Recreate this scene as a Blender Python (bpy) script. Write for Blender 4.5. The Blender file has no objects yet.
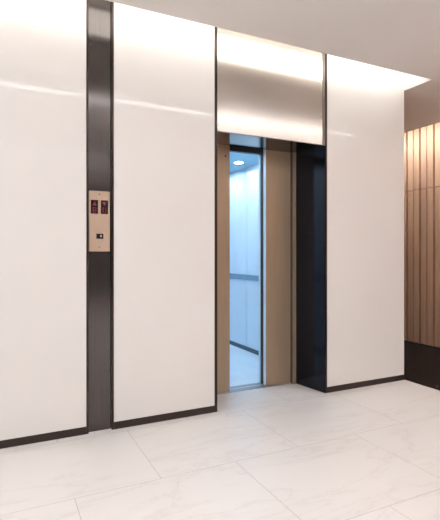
import bpy, bmesh, math
from mathutils import Vector, Matrix

sc = bpy.context.scene
COL = sc.collection
PI = math.pi

# --------------------------------------------------------------- materials
def new_mat(name):
    m = bpy.data.materials.new(name); m.use_nodes = True
    nt = m.node_tree
    return m, nt, nt.nodes['Principled BSDF']

def N(nt, kind, **kw):
    n = nt.nodes.new(kind)
    for k, v in kw.items():
        setattr(n, k, v)
    return n

def coords(nt, scale=(1, 1, 1)):
    g = N(nt, 'ShaderNodeNewGeometry')
    mp = N(nt, 'ShaderNodeMapping')
    mp.inputs['Scale'].default_value = scale
    nt.links.new(g.outputs['Position'], mp.inputs['Vector'])
    return mp.outputs['Vector']

def noise(nt, vec, scale=1.0, detail=3.0, rough=0.5, distortion=0.0):
    n = N(nt, 'ShaderNodeTexNoise')
    n.inputs['Scale'].default_value = scale
    n.inputs['Detail'].default_value = detail
    n.inputs['Roughness'].default_value = rough
    n.inputs['Distortion'].default_value = distortion
    nt.links.new(vec, n.inputs['Vector'])
    return n.outputs['Fac']

def ramp(nt, fac, stops):
    r = N(nt, 'ShaderNodeValToRGB')
    e = r.color_ramp.elements
    while len(e) < len(stops):
        e.new(0.5)
    for i, (p, c) in enumerate(stops):
        e[i].position = p
        e[i].color = (*c, 1) if len(c) == 3 else c
    nt.links.new(fac, r.inputs['Fac'])
    return r.outputs['Color']

def simple(name, col, rough=0.5, metal=0.0, spec=0.5, var=0.06, scale=(8, 8, 8), coat=0.0, coat_rough=0.05, aniso=0.0):
    m, nt, b = new_mat(name)
    v = coords(nt, scale)
    f = noise(nt, v, 1.0, 3)
    lo = tuple(c * (1 - var) for c in col); hi = tuple(min(1, c * (1 + var)) for c in col)
    nt.links.new(ramp(nt, f, [(0.3, lo), (0.7, hi)]), b.inputs['Base Color'])
    b.inputs['Roughness'].default_value = rough
    b.inputs['Metallic'].default_value = metal
    b.inputs['Specular IOR Level'].default_value = spec
    b.inputs['Coat Weight'].default_value = coat
    b.inputs['Coat Roughness'].default_value = coat_rough
    b.inputs['Anisotropic'].default_value = aniso
    return m

def emit(name, col, strength):
    m, nt, b = new_mat(name)
    b.inputs['Base Color'].default_value = (0.25 * col[0], 0.25 * col[1], 0.25 * col[2], 1)
    b.inputs['Emission Color'].default_value = (*col, 1)
    b.inputs['Emission Strength'].default_value = strength
    return m

M = {}
M['glass_panel'] = simple('back_painted_glass', (0.785, 0.770, 0.760), rough=0.055, spec=0.30, var=0.012, scale=(1.2, 1.2, 1.2))
M['trim'] = simple('dark_bronze_trim', (0.055, 0.042, 0.038), rough=0.3, metal=0.85, scale=(3, 3, 3))
M['trim_warm'] = simple('warm_bronze_profile', (0.20, 0.175, 0.15), rough=0.42, metal=0.9, scale=(4, 4, 30))
M['strip'] = simple('dark_brushed_steel', (0.105, 0.094, 0.091), rough=0.15, metal=1.0, var=0.11, scale=(260, 2, 2.5))
M['lintel'] = simple('brushed_steel', (0.62, 0.58, 0.54), rough=0.205, metal=1.0, var=0.05, scale=(2.5, 2, 240))
M['door'] = simple('bronze_door_metal', (0.40, 0.305, 0.215), rough=0.42, metal=0.55, var=0.06, scale=(180, 180, 3))
M['shade_tone'] = simple('brown_shade_tone', (0.075, 0.055, 0.042), rough=0.5)  # brown of the shadow line beside the post
M['black'] = simple('black_gloss_metal', (0.006, 0.006, 0.010), rough=0.12, metal=0.0, spec=0.22, scale=(4, 4, 4))
M['soffit'] = simple('dark_mirror_metal', (0.22, 0.21, 0.21), rough=0.14, metal=1.0, scale=(4, 4, 4))
M['dark_metal'] = simple('dark_door_gear', (0.010, 0.011, 0.014), rough=0.5, scale=(9, 9, 9))
M['sill'] = simple('sill_metal', (0.50, 0.52, 0.54), rough=0.35, metal=0.9, var=0.12, scale=(4, 300, 4))
M['lit_edge'] = simple('pale_lit_edge', (0.70, 0.76, 0.79), rough=0.4, metal=0.3)  # paler than the leaf: light from the car put into the colour
M['plate'] = simple('gold_satin_metal', (0.56, 0.42, 0.32), rough=0.38, metal=0.5, var=0.03, scale=(200, 2, 3))
M['display'] = simple('black_display', (0.012, 0.008, 0.009), rough=0.15, scale=(9, 9, 9))
M['red_led'] = emit('red_led', (0.75, 0.05, 0.13), 0.045)
M['white_mark'] = simple('white_mark', (0.75, 0.75, 0.72), rough=0.5)
M['screw'] = simple('dark_screw', (0.05, 0.035, 0.03), rough=0.4, metal=0.6)
M['ceiling'] = simple('ceiling_paint', (0.80, 0.755, 0.725), rough=0.9, spec=0.1, var=0.02, scale=(2, 2, 2))
M['wall_paint'] = simple('wall_paint', (0.62, 0.57, 0.53), rough=0.8, spec=0.2, var=0.02, scale=(2, 2, 2))
M['hall_wall'] = simple('hall_brown_wall', (0.15, 0.138, 0.132), rough=0.7, spec=0.2, var=0.05, scale=(2, 2, 2))
M['slot'] = simple('slot_white', (0.86, 0.83, 0.80), rough=0.9, spec=0.1, var=0.01)
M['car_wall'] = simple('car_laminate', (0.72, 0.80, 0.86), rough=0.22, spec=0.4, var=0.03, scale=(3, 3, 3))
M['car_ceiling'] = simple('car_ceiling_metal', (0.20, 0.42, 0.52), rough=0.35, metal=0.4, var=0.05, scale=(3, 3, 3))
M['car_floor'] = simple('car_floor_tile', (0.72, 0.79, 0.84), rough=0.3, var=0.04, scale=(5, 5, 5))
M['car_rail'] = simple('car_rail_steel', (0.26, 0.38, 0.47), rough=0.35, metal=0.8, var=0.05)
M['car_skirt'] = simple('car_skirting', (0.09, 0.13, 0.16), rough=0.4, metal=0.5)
M['shaft'] = simple('shaft_dark', (0.03, 0.03, 0.035), rough=0.9)
M['led'] = emit('cove_led', (1.0, 0.96, 0.89), 5.2)
M['led_wood'] = emit('cove_led_warm', (0.98, 0.975, 0.99), 36.0)
M['hall_light'] = emit('hall_light_diffuser', (0.95, 0.97, 1.0), 135.0)
M['edge_light'] = emit('hall_edge_lens', (1.0, 0.98, 0.975), 16.0)
M['down_lens'] = emit('car_light_lens', (0.66, 0.83, 1.0), 205.0)

# floor: porcelain marble tiles in running bond
def floor_mat():
    m, nt, b = new_mat('marble_tiles')
    L = nt.links.new
    g = N(nt, 'ShaderNodeNewGeometry')
    sub = N(nt, 'ShaderNodeVectorMath', operation='SUBTRACT')
    sub.inputs[1].default_value = (0.32 - 0.4335, 1.535, 0)
    L(g.outputs['Position'], sub.inputs[0])
    br = N(nt, 'ShaderNodeTexBrick'); br.offset = 0.5; br.offset_frequency = 2; br.squash = 1.0
    br.inputs['Scale'].default_value = 1.0
    br.inputs['Brick Width'].default_value = 0.867
    br.inputs['Row Height'].default_value = 0.703
    br.inputs['Mortar Size'].default_value = 0.0011
    br.inputs['Mortar Smooth'].default_value = 0.1
    br.inputs['Color1'].default_value = (0.0, 0.0, 0.0, 1)
    br.inputs['Color2'].default_value = (1, 1, 1, 1)
    L(sub.outputs[0], br.inputs['Vector'])
    # each tile gets its own stretch of vein
    sh = N(nt, 'ShaderNodeVectorMath', operation='MULTIPLY_ADD')
    sh.inputs[1].default_value = (3.7, 5.1, 2.3)
    L(br.outputs['Color'], sh.inputs[0]); L(g.outputs['Position'], sh.inputs[2])
    mp = N(nt, 'ShaderNodeMapping')
    mp.inputs['Rotation'].default_value = (0, 0, math.radians(-24))
    mp.inputs['Scale'].default_value = (0.75, 3.0, 1)
    L(sh.outputs[0], mp.inputs['Vector'])
    f = noise(nt, mp.outputs[0], 1.15, 6, 0.62, 0.7)
    a = N(nt, 'ShaderNodeMath', operation='SUBTRACT'); a.inputs[1].default_value = 0.5; L(f, a.inputs[0])
    ab = N(nt, 'ShaderNodeMath', operation='ABSOLUTE'); L(a.outputs[0], ab.inputs[0])
    vein = ramp(nt, ab.outputs[0], [(0.0, (0.70, 0.69, 0.685)), (0.010, (0.755, 0.746, 0.742)), (0.05, (0.775, 0.768, 0.765))])
    f2 = noise(nt, mp.outputs[0], 0.8, 3)
    cloud = ramp(nt, f2, [(0.3, (0.975, 0.975, 0.975)), (0.65, (1, 1, 1))])
    mx = N(nt, 'ShaderNodeMix', data_type='RGBA', blend_type='MULTIPLY'); mx.inputs[0].default_value = 1
    L(vein, mx.inputs[6]); L(cloud, mx.inputs[7])
    mo = N(nt, 'ShaderNodeMix', data_type='RGBA')
    L(br.outputs['Fac'], mo.inputs[0]); L(mx.outputs[2], mo.inputs[6])
    mo.inputs[7].default_value = (0.36, 0.34, 0.33, 1)
    L(mo.outputs[2], b.inputs['Base Color'])
    b.inputs['Roughness'].default_value = 0.30
    b.inputs['Specular IOR Level'].default_value = 0.35
    return m
M['floor'] = floor_mat()

def pane_mat():
    m, nt, b = new_mat('clear_pane')
    tr = N(nt, 'ShaderNodeBsdfTransparent'); gl = N(nt, 'ShaderNodeBsdfGlossy'); gl.inputs['Roughness'].default_value = 0.02
    mx = N(nt, 'ShaderNodeMixShader'); mx.inputs[0].default_value = 0.06
    tr.inputs[0].default_value = (0.97, 0.985, 0.98, 1)
    nt.links.new(tr.outputs[0], mx.inputs[1]); nt.links.new(gl.outputs[0], mx.inputs[2])
    nt.links.new(mx.outputs[0], nt.nodes['Material Output'].inputs['Surface'])
    return m
M['pane'] = pane_mat()

def wood_mat():
    m, nt, b = new_mat('oak_boards')
    L = nt.links.new
    v = coords(nt, (1, 9.6, 0.35))
    f = noise(nt, v, 3.0, 5, 0.6, 0.3)
    c = ramp(nt, f, [(0.25, (0.53, 0.33, 0.212)), (0.5, (0.61, 0.39, 0.26)), (0.75, (0.68, 0.455, 0.315))])
    v2 = coords(nt, (1, 160, 2.0))
    f2 = noise(nt, v2, 1.0, 3)
    g = ramp(nt, f2, [(0.3, (0.90, 0.90, 0.90)), (0.7, (1, 1, 1))])
    mx = N(nt, 'ShaderNodeMix', data_type='RGBA', blend_type='MULTIPLY'); mx.inputs[0].default_value = 1
    L(c, mx.inputs[6]); L(g, mx.inputs[7]); L(mx.outputs[2], b.inputs['Base Color'])
    b.inputs['Roughness'].default_value = 0.55
    b.inputs['Specular IOR Level'].default_value = 0.25
    return m
M['wood'] = wood_mat()
M['wood_gap'] = simple('dark_gap_backing', (0.012, 0.007, 0.005), rough=0.9, spec=0.1)

def carpet_mat():
    m, nt, b = new_mat('dark_carpet')
    L = nt.links.new
    v = coords(nt, (1, 1, 1))
    f = noise(nt, v, 60, 4, 0.7)
    c = ramp(nt, f, [(0.3, (0.011, 0.0065, 0.0055)), (0.7, (0.026, 0.016, 0.013))])
    L(c, b.inputs['Base Color'])
    b.inputs['Roughness'].default_value = 0.95
    b.inputs['Specular IOR Level'].default_value = 0.1
    bp = N(nt, 'ShaderNodeBump'); bp.inputs['Strength'].default_value = 0.5; bp.inputs['Distance'].default_value = 0.004
    L(noise(nt, v, 240, 3), bp.inputs['Height']); L(bp.outputs[0], b.inputs['Normal'])
    return m
M['carpet'] = carpet_mat()

# --------------------------------------------------------------- mesh helpers
def box(bm, x0, x1, y0, y1, z0, z1, bev=0.0):
    r = bmesh.ops.create_cube(bm, size=1.0)
    vs = r['verts']
    for v in vs:
        v.co = Vector((x0 + (v.co.x + .5) * (x1 - x0), y0 + (v.co.y + .5) * (y1 - y0), z0 + (v.co.z + .5) * (z1 - z0)))
    if bev > 0:
        es = list({e for v in vs for e in v.link_edges})
        bmesh.ops.bevel(bm, geom=es, offset=bev, segments=2, affect='EDGES', profile=0.5)
    return bm

def prism(bm, pts, z0, z1):
    lo = [bm.verts.new((x, y, z0)) for x, y in pts]
    hi = [bm.verts.new((x, y, z1)) for x, y in pts]
    n = len(pts)
    bm.faces.new(list(reversed(lo))); bm.faces.new(hi)
    for i in range(n):
        bm.faces.new((lo[i], lo[(i + 1) % n], hi[(i + 1) % n], hi[i]))
    return bm

def plate_xz(bm, pts, y0, y1):
    """outline in the x-z plane given a thickness along y"""
    a = [bm.verts.new((x, y0, z)) for x, z in pts]
    c = [bm.verts.new((x, y1, z)) for x, z in pts]
    n = len(pts)
    bm.faces.new(a); bm.faces.new(list(reversed(c)))
    for i in range(n):
        bm.faces.new((a[i], c[i], c[(i + 1) % n], a[(i + 1) % n]))
    return bm

def cyl(bm, p, r, h, axis='Z', seg=24, r2=None):
    rot = {'Z': Matrix.Identity(4), 'Y': Matrix.Rotation(PI / 2, 4, 'X'), 'X': Matrix.Rotation(PI / 2, 4, 'Y')}[axis]
    bmesh.ops.create_cone(bm, cap_ends=True, segments=seg, radius1=r, radius2=r if r2 is None else r2, depth=h,
                          matrix=Matrix.Translation(p) @ rot)
    return bm

def lathe(bm, p, prof, seg=32):
    rings = []
    for r, z in prof:
        rings.append([bm.verts.new((p[0] + r * math.cos(2 * PI * i / seg), p[1] + r * math.sin(2 * PI * i / seg), p[2] + z)) for i in range(seg)])
    for a, b in zip(rings, rings[1:]):
        for i in range(seg):
            bm.faces.new((a[i], a[(i + 1) % seg], b[(i + 1) % seg], b[i]))
    return bm

B = bmesh.new

def world_loc(o):
    p = Vector((0, 0, 0))
    while o:
        p += o.location; o = o.parent
    return p

def obj(name, bm, mat, parent=None, label=None):
    """vertices are given in world space; the mesh is stored relative to its parent"""
    bmesh.ops.recalc_face_normals(bm, faces=bm.faces)
    me = bpy.data.meshes.new(name)
    bm.to_mesh(me); bm.free()
    o = bpy.data.objects.new(name, me); COL.objects.link(o)
    me.materials.append(M[mat] if isinstance(mat, str) else mat)
    if parent is not None:
        o.parent = parent
        me.transform(Matrix.Translation(-world_loc(parent)))
    if label: o['label'] = label
    return o

def thing(name, label, cat, loc, group=None):
    o = bpy.data.objects.new(name, None); COL.objects.link(o)
    o.empty_display_size = 0.1
    o.location = loc; o['label'] = label; o['category'] = cat; o['kind'] = 'thing'
    if group: o['group'] = group
    return o

def tag(o, label, cat, group=None):
    o['label'] = label; o['category'] = cat; o['kind'] = 'thing'
    if group: o['group'] = group
    return o

def struct(name, bm, mat, parent=None):
    o = obj(name, bm, mat, parent)
    if parent is None: o['kind'] = 'structure'
    return o

# --------------------------------------------------------------- dimensions (metres)
CEIL = 2.671          # dropped ceiling
SLOT = 2.961          # top of the light slots
YW = 3.00            # face of the cladding
YL = 2.703           # front edge of the light slot
XE = 3.357           # end of the cladding
DY = 3.36            # face of the landing doors
HEAD = 2.070         # head of the portal
XO0, XO1 = 1.441, 2.437   # portal opening
XR = 4.86            # timber wall
XC = 4.54            # edge of the ceiling beside the timber wall

# --------------------------------------------------------------- room shell
struct('floor', box(B(), -5.0, XR + 0.14, -5.0, 6.4, -0.12, 0.0), 'floor')
bm = B()
box(bm, -5.0, 1.425, 3.036, 3.335, 0, SLOT)
box(bm, 2.462, 3.342, 3.036, 3.335, 0, SLOT)
box(bm, 1.425, 2.462, 3.036, 3.335, HEAD + 0.03, SLOT)
box(bm, 3.20, 3.342, 3.335, 6.2, 0, SLOT)
struct('wall_front', bm, 'wall_paint')
struct('wall_back', box(B(), -5.0, XR + 0.14, -5.1, -5.0, 0, SLOT), 'hall_wall')
WY0, WY1, WZ0, WZ1 = -4.6, 2.4, 0.10, 2.56
bm = B()
box(bm, -5.1, -5.0, -5.0, WY0, 0, SLOT); box(bm, -5.1, -5.0, WY1, 3.3, 0, SLOT)
box(bm, -5.1, -5.0, WY0, WY1, 0, WZ0); box(bm, -5.1, -5.0, WY0, WY1, WZ1, SLOT)
struct('wall_left', bm, 'hall_wall')
# unseen glazed front on the left, added to light the hall
bm = B()
n = 5
for i in range(n + 1):
    y = WY0 + (WY1 - WY0) * i / n
    box(bm, -5.085, -5.015, max(WY0, y - .025), min(WY1, y + .025), WZ0, WZ1)
for z in (WZ0, WZ1 - .05):
    box(bm, -5.08, -5.02, WY0 + .025, WY1 - .025, z, z + .05)
wf = struct('fill_window_1', bm, 'trim')
for i in range(n):
    y0 = WY0 + (WY1 - WY0) * i / n; y1 = WY0 + (WY1 - WY0) * (i + 1) / n
    obj('pane', box(B(), -5.053, -5.047, y0 + .026, y1 - .026, WZ0 + .05, WZ1 - .05), 'pane', wf)
pl = bpy.data.lights.new('fill_window_portal', 'AREA'); pl.shape = 'RECTANGLE'; pl.size = WZ1 - WZ0; pl.size_y = WY1 - WY0
pl.cycles.is_portal = True
po = bpy.data.objects.new('fill_window_portal', pl); COL.objects.link(po)
po.location = (-5.12, (WY0 + WY1) / 2, (WZ0 + WZ1) / 2); po.rotation_euler = (0, -PI / 2, 0)
struct('wall_right', box(B(), XR + 0.052, XR + 0.14, -5.0, 6.2, 0, SLOT), 'wood_gap')
struct('wall_end', box(B(), 3.2, XR + 0.14, 6.2, 6.3, 0, SLOT), 'hall_wall')

# ceiling: two slots along the walls and two shallow lit coffers across the hall
CO = [(0.30, 1.60), (-2.40, -1.10)]
HX0, HX1 = -4.4, 4.1
CT = CEIL + 0.26    # top of the coffers
bm = B()
ys = [-5.0] + [y for c in reversed(CO) for y in c] + [YL]
for i in range(0, len(ys), 2):
    box(bm, -5.0, XC, ys[i], ys[i + 1], CEIL, CEIL + 0.02)
for y0, y1 in CO:
    box(bm, -5.0, HX0, y0, y1, CEIL, CEIL + 0.02)
    box(bm, HX1, XC, y0, y1, CEIL, CEIL + 0.02)
    # sloped white reflector rising from the far edge to an upright near edge
    box(bm, HX0, HX1, y1, y1 + .02, CEIL + .02, CT)
    p = [(y0 - .02, CEIL + .021), (y1 + .02, CT), (y1 + .02, CT + .02), (y0 - .02, CEIL + .041)]
    va = [bm.verts.new((HX0, y, z)) for y, z in p]; vb = [bm.verts.new((HX1, y, z)) for y, z in p]
    bm.faces.new(va); bm.faces.new(vb[::-1])
    for i in range(4):
        bm.faces.new((va[i], vb[i], vb[(i + 1) % 4], va[(i + 1) % 4]))
    for xa, xb in ((HX0 - .02, HX0), (HX1, HX1 + .02)):
        box(bm, xa, xb, y0 - .02, y1 + .02, CEIL + .02, CT + .02)
box(bm, XE, XC, YL, 6.2, CEIL, CEIL + 0.03)
struct('ceiling', bm, 'ceiling')
bm = B()
box(bm, -5.0, XR + 0.14, -5.0, 6.3, SLOT, SLOT + 0.05)
box(bm, -5.0, XE, YL - 0.02, YL, CEIL + 0.03, SLOT)           # slot upstand
box(bm, XE, XE + 0.02, YL - 0.02, 3.335, CEIL + 0.03, SLOT)   # slot end
box(bm, XC - 0.02, XC, -5.0, 6.2, CEIL + 0.03, SLOT)          # timber slot upstand
struct('trim_1', bm, 'slot')

# cove lights: aluminium channel with a diffuser facing the wall
t = thing('cove_light', 'hidden warm strip light in the ceiling slot over the white panels', 'strip light', (-0.8, YL + 0.02, 2.84))
obj('channel', box(B(), -4.95, XE - 0.02, YL, YL + 0.018, 2.735, 2.94), 'slot', t)
obj('diffuser', box(B(), -4.94, XE - 0.03, YL + 0.018, YL + 0.024, 2.745, 2.93), 'led', t)
t = thing('cove_light', 'hidden warm strip light in the ceiling slot over the timber wall', 'strip light', (XC + 0.02, 0.5, 2.84))
obj('channel', box(B(), XC, XC + 0.085, -4.9, 6.1, 2.765, 2.80), 'slot', t)
obj('diffuser', box(B(), XC + 0.006, XC + 0.080, -4.9, 6.1, 2.755, 2.7645), 'led_wood', t)
where = ['nearest the white panels', 'in the middle of the lobby']
for (y0, y1), w in zip(CO, where):
    t = thing('cove_light', 'hidden strip light in the ceiling coffer ' + w, 'strip light', (-0.15, y1, CEIL + .02))
    obj('channel', box(B(), HX0 + .01, HX1 - .01, y1 - .02, y1 - .0005, CEIL + .085, CEIL + .175), 'slot', t)
    obj('diffuser', box(B(), HX0 + .012, HX1 - .012, y1 - .026, y1 - .0202, CEIL + .09, CEIL + .17), 'hall_light', t)
    obj('edge_lens', box(B(), HX0 + .012, HX1 - .012, y1 - .085, y1 - .001, CEIL + .004, CEIL + .012), 'edge_light', t)

# --------------------------------------------------------------- cladding panels
BH = 0.048   # height of the dark base profile
def panel(x0, x1, label, edges, base_x0=None, base_x1=None):
    """edges: list of (x0, x1) vertical dark profiles"""
    t = thing('wall_panel', label, 'wall panel', ((x0 + x1) / 2, YW, 0))
    obj('glass_sheet', box(B(), x0, x1, YW, YW + 0.034, BH, SLOT - 0.003, 0.002), 'glass_panel', t)
    obj('base_profile', box(B(), base_x0 or x0, base_x1 or x1, YW - 0.003, YW + 0.034, 0, BH, 0.001), 'trim', t, 'dark bronze base profile')
    for a, b in edges:
        obj('edge_profile', box(B(), a, b, YW - 0.002, YW + 0.034, 0.0 if a > x1 or b <= x0 else BH, SLOT - 0.003, 0.001), 'trim', t, 'dark bronze edge profile')
    return t
panel(-4.98, 0.502, 'glossy white wall panel at the left, beyond the dark steel strip', [(0.5025, 0.516)])
panel(0.6795, 1.4195, 'glossy white wall panel between the dark steel strip and the elevator doorway', [(0.6655, 0.679), (1.42, 1.441)])
panel(2.4605, XE, 'narrow glossy white wall panel right of the elevator doorway', [(2.447, 2.460)])

# dark steel strip with the call plate
t = tag(obj('steel_strip', box(B(), 0.517, 0.665, 3.024, 3.0355, 0, SLOT - 0.003), 'strip'),
        'tall dark brushed steel strip recessed between two white panels', 'steel strip')

t = thing('call_plate', 'gold elevator call plate with two red displays on the dark steel strip', 'call panel', (0.588, 3.024, 1.181))
YP = 3.017
obj('faceplate', box(B(), 0.5205, 0.6575, YP, 3.0238, 1.181, 1.579, 0.002), 'plate', t)
def bars(segs, y):
    bm = B()
    for (xa, xb, za, zb) in segs:
        box(bm, xa, xb, y - 0.0012, y, za, zb)
    return bm
def seven(cx, cz, w, h, on, th=0.0045):
    s = []
    if 'a' in on: s.append((cx - w/2, cx + w/2, cz + h/2 - th, cz + h/2))
    if 'g' in on: s.append((cx - w/2, cx + w/2, cz - th/2, cz + th/2))
    if 'd' in on: s.append((cx - w/2, cx + w/2, cz - h/2, cz - h/2 + th))
    if 'f' in on: s.append((cx - w/2, cx - w/2 + th, cz + .0005, cz + h/2))
    if 'b' in on: s.append((cx + w/2 - th, cx + w/2, cz + .0005, cz + h/2))
    if 'e' in on: s.append((cx - w/2, cx - w/2 + th, cz - h/2, cz - .0005))
    if 'c' in on: s.append((cx + w/2 - th, cx + w/2, cz - h/2, cz - .0005))
    return s
ZD0, ZD1 = 1.429, 1.519
for k, (xa, xb) in enumerate([(0.5326, 0.5796), (0.5972, 0.6436)]):
    d = obj('display', box(B(), xa, xb, YP - 0.0025, YP - 0.0001, ZD0, ZD1, 0.001), 'display', t,
            ['left black display with dim red arrow and figure', 'right black display with dim red arrow and figure'][k])
    cx = (xa + xb) / 2
    y = YP - 0.0026
    s = 1 if k == 0 else -1
    zc = 1.495
    arrow = [(cx - .014, zc - s * .012), (cx + .014, zc - s * .012), (cx, zc + s * .015)]
    if s < 0: arrow.reverse()
    obj('arrow_indicator', plate_xz(B(), arrow, y - 0.0012, y), 'red_led', d, 'dim red triangle')
    obj('figure_indicator', bars(seven(cx, 1.453, .022, .036, 'abcdefg' if k == 0 else 'bcdef'), y), 'red_led', d, 'dim red figure')
d = obj('call_switch', box(B(), 0.5674, 0.6133, YP - 0.004, YP - 0.0001, 1.2645, 1.2980, 0.0015), 'display', t, 'small black call button')
y = YP - 0.0041
obj('button_mark', plate_xz(B(), [(0.591, 1.2795), (0.5965, 1.2795), (0.5965, 1.2740), (0.600, 1.2740), (0.600, 1.2795), (0.602, 1.2795), (0.602, 1.2830), (0.600, 1.2830), (0.600, 1.2900), (0.597, 1.2900)], y - 0.001, y), 'white_mark', d, 'small white mark')
for z, r in ((1.5576, 0.0045), (1.2095, 0.0035)):
    obj('screw', cyl(B(), (0.588, YP - 0.001, z), r, 0.002, 'Y', 16), 'screw', t, 'small dark screw head')

# steel lintel panel over the doorway
t = thing('lintel_panel', 'brushed steel panel above the elevator doorway', 'steel panel', (1.93, 3.01, HEAD + 0.002))
obj('steel_sheet', box(B(), 1.4415, 2.418, 3.006, 3.0355, HEAD + 0.002, SLOT - 0.003, 0.002), 'lintel', t)
obj('edge_profile', box(B(), 2.4185, 2.4465, 3.004, 3.0355, HEAD + 0.002, SLOT - 0.003, 0.001), 'trim_warm', t, 'narrow bronze edge profile')

# --------------------------------------------------------------- portal
t = thing('elevator_doorway', 'black lined elevator doorway with two half open bronze door leaves', 'elevator doorway', (1.94, 3.18, 0))
obj('jamb_lining', prism(B(), [(XO1, 3.0015), (2.4465, 3.0015), (2.4465, 3.0358), (2.4605, 3.0358), (2.4605, DY - .02), (2.385, DY - .002)], 0.0, HEAD - 0.001), 'black', t, 'glossy black right jamb lining')
obj('jamb_lining', prism(B(), [(1.4415, 3.036), (1.503, DY - .002), (1.427, DY - .02), (1.427, 3.036)], 0.0, HEAD - 0.001), 'black', t, 'glossy black left jamb lining')
obj('head_lining', box(B(), 1.4425, 2.4455, 3.0065, DY - .003, HEAD, HEAD + 0.0015), 'soffit', t, 'dark mirror soffit')
obj('jamb_post', box(B(), 2.352, 2.384, DY - 0.030, DY - 0.0005, 0.0, HEAD - .001, 0.001), 'door', t, 'slim bronze right post')
obj('post_shade_strip', box(B(), 2.342, 2.3505, DY - 0.020, DY - 0.0005, 0.0045, HEAD - .001), 'shade_tone', t, 'dark strip standing in for shade beside the right post')  # thin dark strip draws the shadow line between leaf and post
obj('jamb_post', box(B(), 1.504, 1.536, DY - 0.030, DY - 0.0005, 0.0, HEAD - .001, 0.001), 'door', t, 'slim bronze left post')
obj('door_header', box(B(), 1.30, 2.60, 3.405, 3.45, 2.041, 2.20), 'dark_metal', t, 'black door track header')

# landing doors, sliding leaves of the doorway
d = obj('door_leaf', box(B(), 1.29, 1.7305, DY, DY + 0.040, 0.010, HEAD + 0.03, 0.003), 'door', t, 'left bronze metal door leaf with a small keyhole')
zk = 1.980
obj('keyhole', cyl(B(), (1.69, DY - 0.0008, zk), 0.008, 0.002, 'Y', 20), 'screw', d, 'small dark round keyhole')
d = obj('door_leaf', box(B(), 2.0865, 2.528, DY, DY + 0.040, 0.010, HEAD + 0.03, 0.003), 'door', t, 'right bronze metal door leaf beside the black jamb')
obj('lit_edge_strip', box(B(), 2.0842, 2.0863, DY + .002, DY + .042, 0.012, HEAD + 0.02), 'lit_edge', d, 'leading edge with the car light painted in pale')  # pale cover paints the leaf edge as lit from the car
# landing sill
t = thing('door_sill', 'grooved metal threshold strip under the elevator doors', 'threshold', (1.94, 3.41, 0))
bm = B()
for a, b in ((3.358, 3.374), (3.379, 3.392), (3.397, 3.425)):
    box(bm, 1.540, 2.349, a, b, 0.0, 0.004)
obj('sill_plate', bm, 'sill', t)

# --------------------------------------------------------------- elevator car
CX0, CX1, CY0, CY1, CZ = 1.20, 2.66, 3.505, 5.45, 2.191
t = thing('elevator_car', 'cool lit elevator car interior behind the half open doors', 'elevator car', (1.93, 4.4, 0))
bm = B()
for a, b in ((CY0, 4.102), (4.108, 4.716), (4.724, CY1)):
    box(bm, CX1, CX1 + 0.02, a, b, 0.0, CZ, 0.002)
box(bm, CX1 + 0.012, CX1 + 0.03, CY0, CY1, 0, CZ)
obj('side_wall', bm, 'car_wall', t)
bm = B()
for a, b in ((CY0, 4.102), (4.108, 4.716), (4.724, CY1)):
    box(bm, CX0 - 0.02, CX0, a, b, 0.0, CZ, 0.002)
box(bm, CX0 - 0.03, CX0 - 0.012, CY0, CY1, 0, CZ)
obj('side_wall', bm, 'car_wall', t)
obj('rear_wall', box(B(), CX0, CX1, CY1, CY1 + 0.02, 0, CZ), 'car_wall', t)
for a, b in ((CX0, 1.50), (2.40, CX1)):
    obj('front_return', box(B(), a, b, CY0 - .008, CY0 + 0.02, 0, CZ), 'car_wall', t)
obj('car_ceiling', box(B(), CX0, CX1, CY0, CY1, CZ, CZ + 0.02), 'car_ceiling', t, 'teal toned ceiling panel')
obj('car_floor', box(B(), CX0, CX1, CY0, CY1, 0.0005, 0.003), 'car_floor', t, 'pale floor of the car')
obj('car_sill', box(B(), 1.50, 2.40, 3.458, CY0 - .001, 0.0005, 0.004), 'sill', t)
for x0, x1 in ((CX1 - 0.012, CX1 - 0.0005), (CX0 + 0.0005, CX0 + 0.012)):
    obj('skirting', box(B(), x0, x1, CY0 + .03, CY1, 0.003, 0.05), 'car_skirt', t, 'dark skirting')
for x, s in ((CX1, -1), (CX0, 1)):
    h = obj('handrail', box(B(), min(x + s * .05, x + s * .065), max(x + s * .05, x + s * .065), 3.75, CY1 - 0.12, 0.856, 0.916, 0.004), 'car_rail', t, 'flat steel handrail')
    for yb in (3.95, 4.55, 5.15):
        obj('rail_bracket', cyl(B(), (x + s * .025, yb, 0.886), 0.009, 0.05, 'X', 14), 'car_rail', h)
for x in (1.44, 2.42):
    for y in (3.95, 4.476, 5.0):
        dl = obj('downlight', lathe(B(), (x, y, CZ), [(0.045, 0.001), (0.047, -0.006), (0.062, -0.005), (0.066, -0.0005)]), 'sill', t)
        obj('lens', cyl(B(), (x, y, CZ - 0.002), 0.046, 0.003, 'Z', 28), 'down_lens', dl, 'bright round lens')

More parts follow.
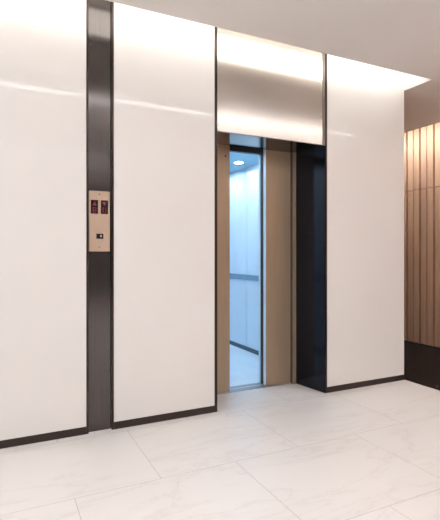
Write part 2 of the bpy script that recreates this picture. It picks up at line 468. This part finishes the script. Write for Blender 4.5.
# car doors
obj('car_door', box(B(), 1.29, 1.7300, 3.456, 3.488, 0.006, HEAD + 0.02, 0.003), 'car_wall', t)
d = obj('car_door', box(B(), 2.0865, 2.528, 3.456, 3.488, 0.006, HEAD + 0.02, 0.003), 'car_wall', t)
obj('gap_shade_strip', box(B(), 2.086, 2.112, 3.413, 3.4555, 0.012, HEAD - 0.03, 0.002), 'dark_metal', d, 'black strip standing in for shade between the doors')  # added black strip darkens the shaded gap between landing and car doors

# --------------------------------------------------------------- timber wall and carpet
t = thing('wood_cladding', 'warm oak board cladding on the far right wall', 'wood wall', (XR + 0.01, 0.6, 0))
ya, yb = -4.98, 6.18
PIT = 0.2075; off = 4.30
for nm, z0, z1 in (('lower_boards', 0.012, 1.990), ('upper_boards', 1.998, SLOT - 0.004)):
    bm = B()
    k = math.floor((ya - off) / PIT)
    while off + k * PIT < yb:
        y0 = off + k * PIT
        for a, b in ((y0 + 0.015, y0 + PIT / 2 - 0.0070), (y0 + PIT / 2 + 0.0070, y0 + PIT - 0.015)):
            if a > ya and b < yb:
                box(bm, XR, XR + 0.0515, a, b, z0, z1, 0.001)
        k += 1
    obj(nm, bm, 'wood', t)
tag(obj('carpet', box(B(), XE + 0.004, XR - 0.0005, -4.98, 6.19, 0.0, 0.006, 0.001), 'carpet'),
    'dark brown carpet at the foot of the oak wall', 'carpet')

# --------------------------------------------------------------- world, camera, view
w = bpy.data.worlds.new('world'); sc.world = w; w.use_nodes = True
w.node_tree.nodes['Background'].inputs[0].default_value = (0.91, 0.945, 0.97, 1)
w.node_tree.nodes['Background'].inputs[1].default_value = 2.45

cam = bpy.data.cameras.new('camera')
co = bpy.data.objects.new('camera', cam); COL.objects.link(co)
co.location = (0, 0, 1.171)
co.rotation_euler = (PI / 2, 0, math.radians(-26.0))
cam.sensor_fit = 'HORIZONTAL'; cam.sensor_width = 36.0
cam.lens = 451 / 440 * 36.0
cam.shift_y = -7 / 440
cam.clip_start = 0.05
sc.camera = co

sc.view_settings.view_transform = 'Standard'
sc.view_settings.look = 'None'
sc.view_settings.gamma = 1.0
sc.view_settings.use_curve_mapping = False
sc.view_settings.exposure = -0.19
sc.cycles.max_bounces = 14
sc.cycles.diffuse_bounces = 8
sc.cycles.use_denoising = True
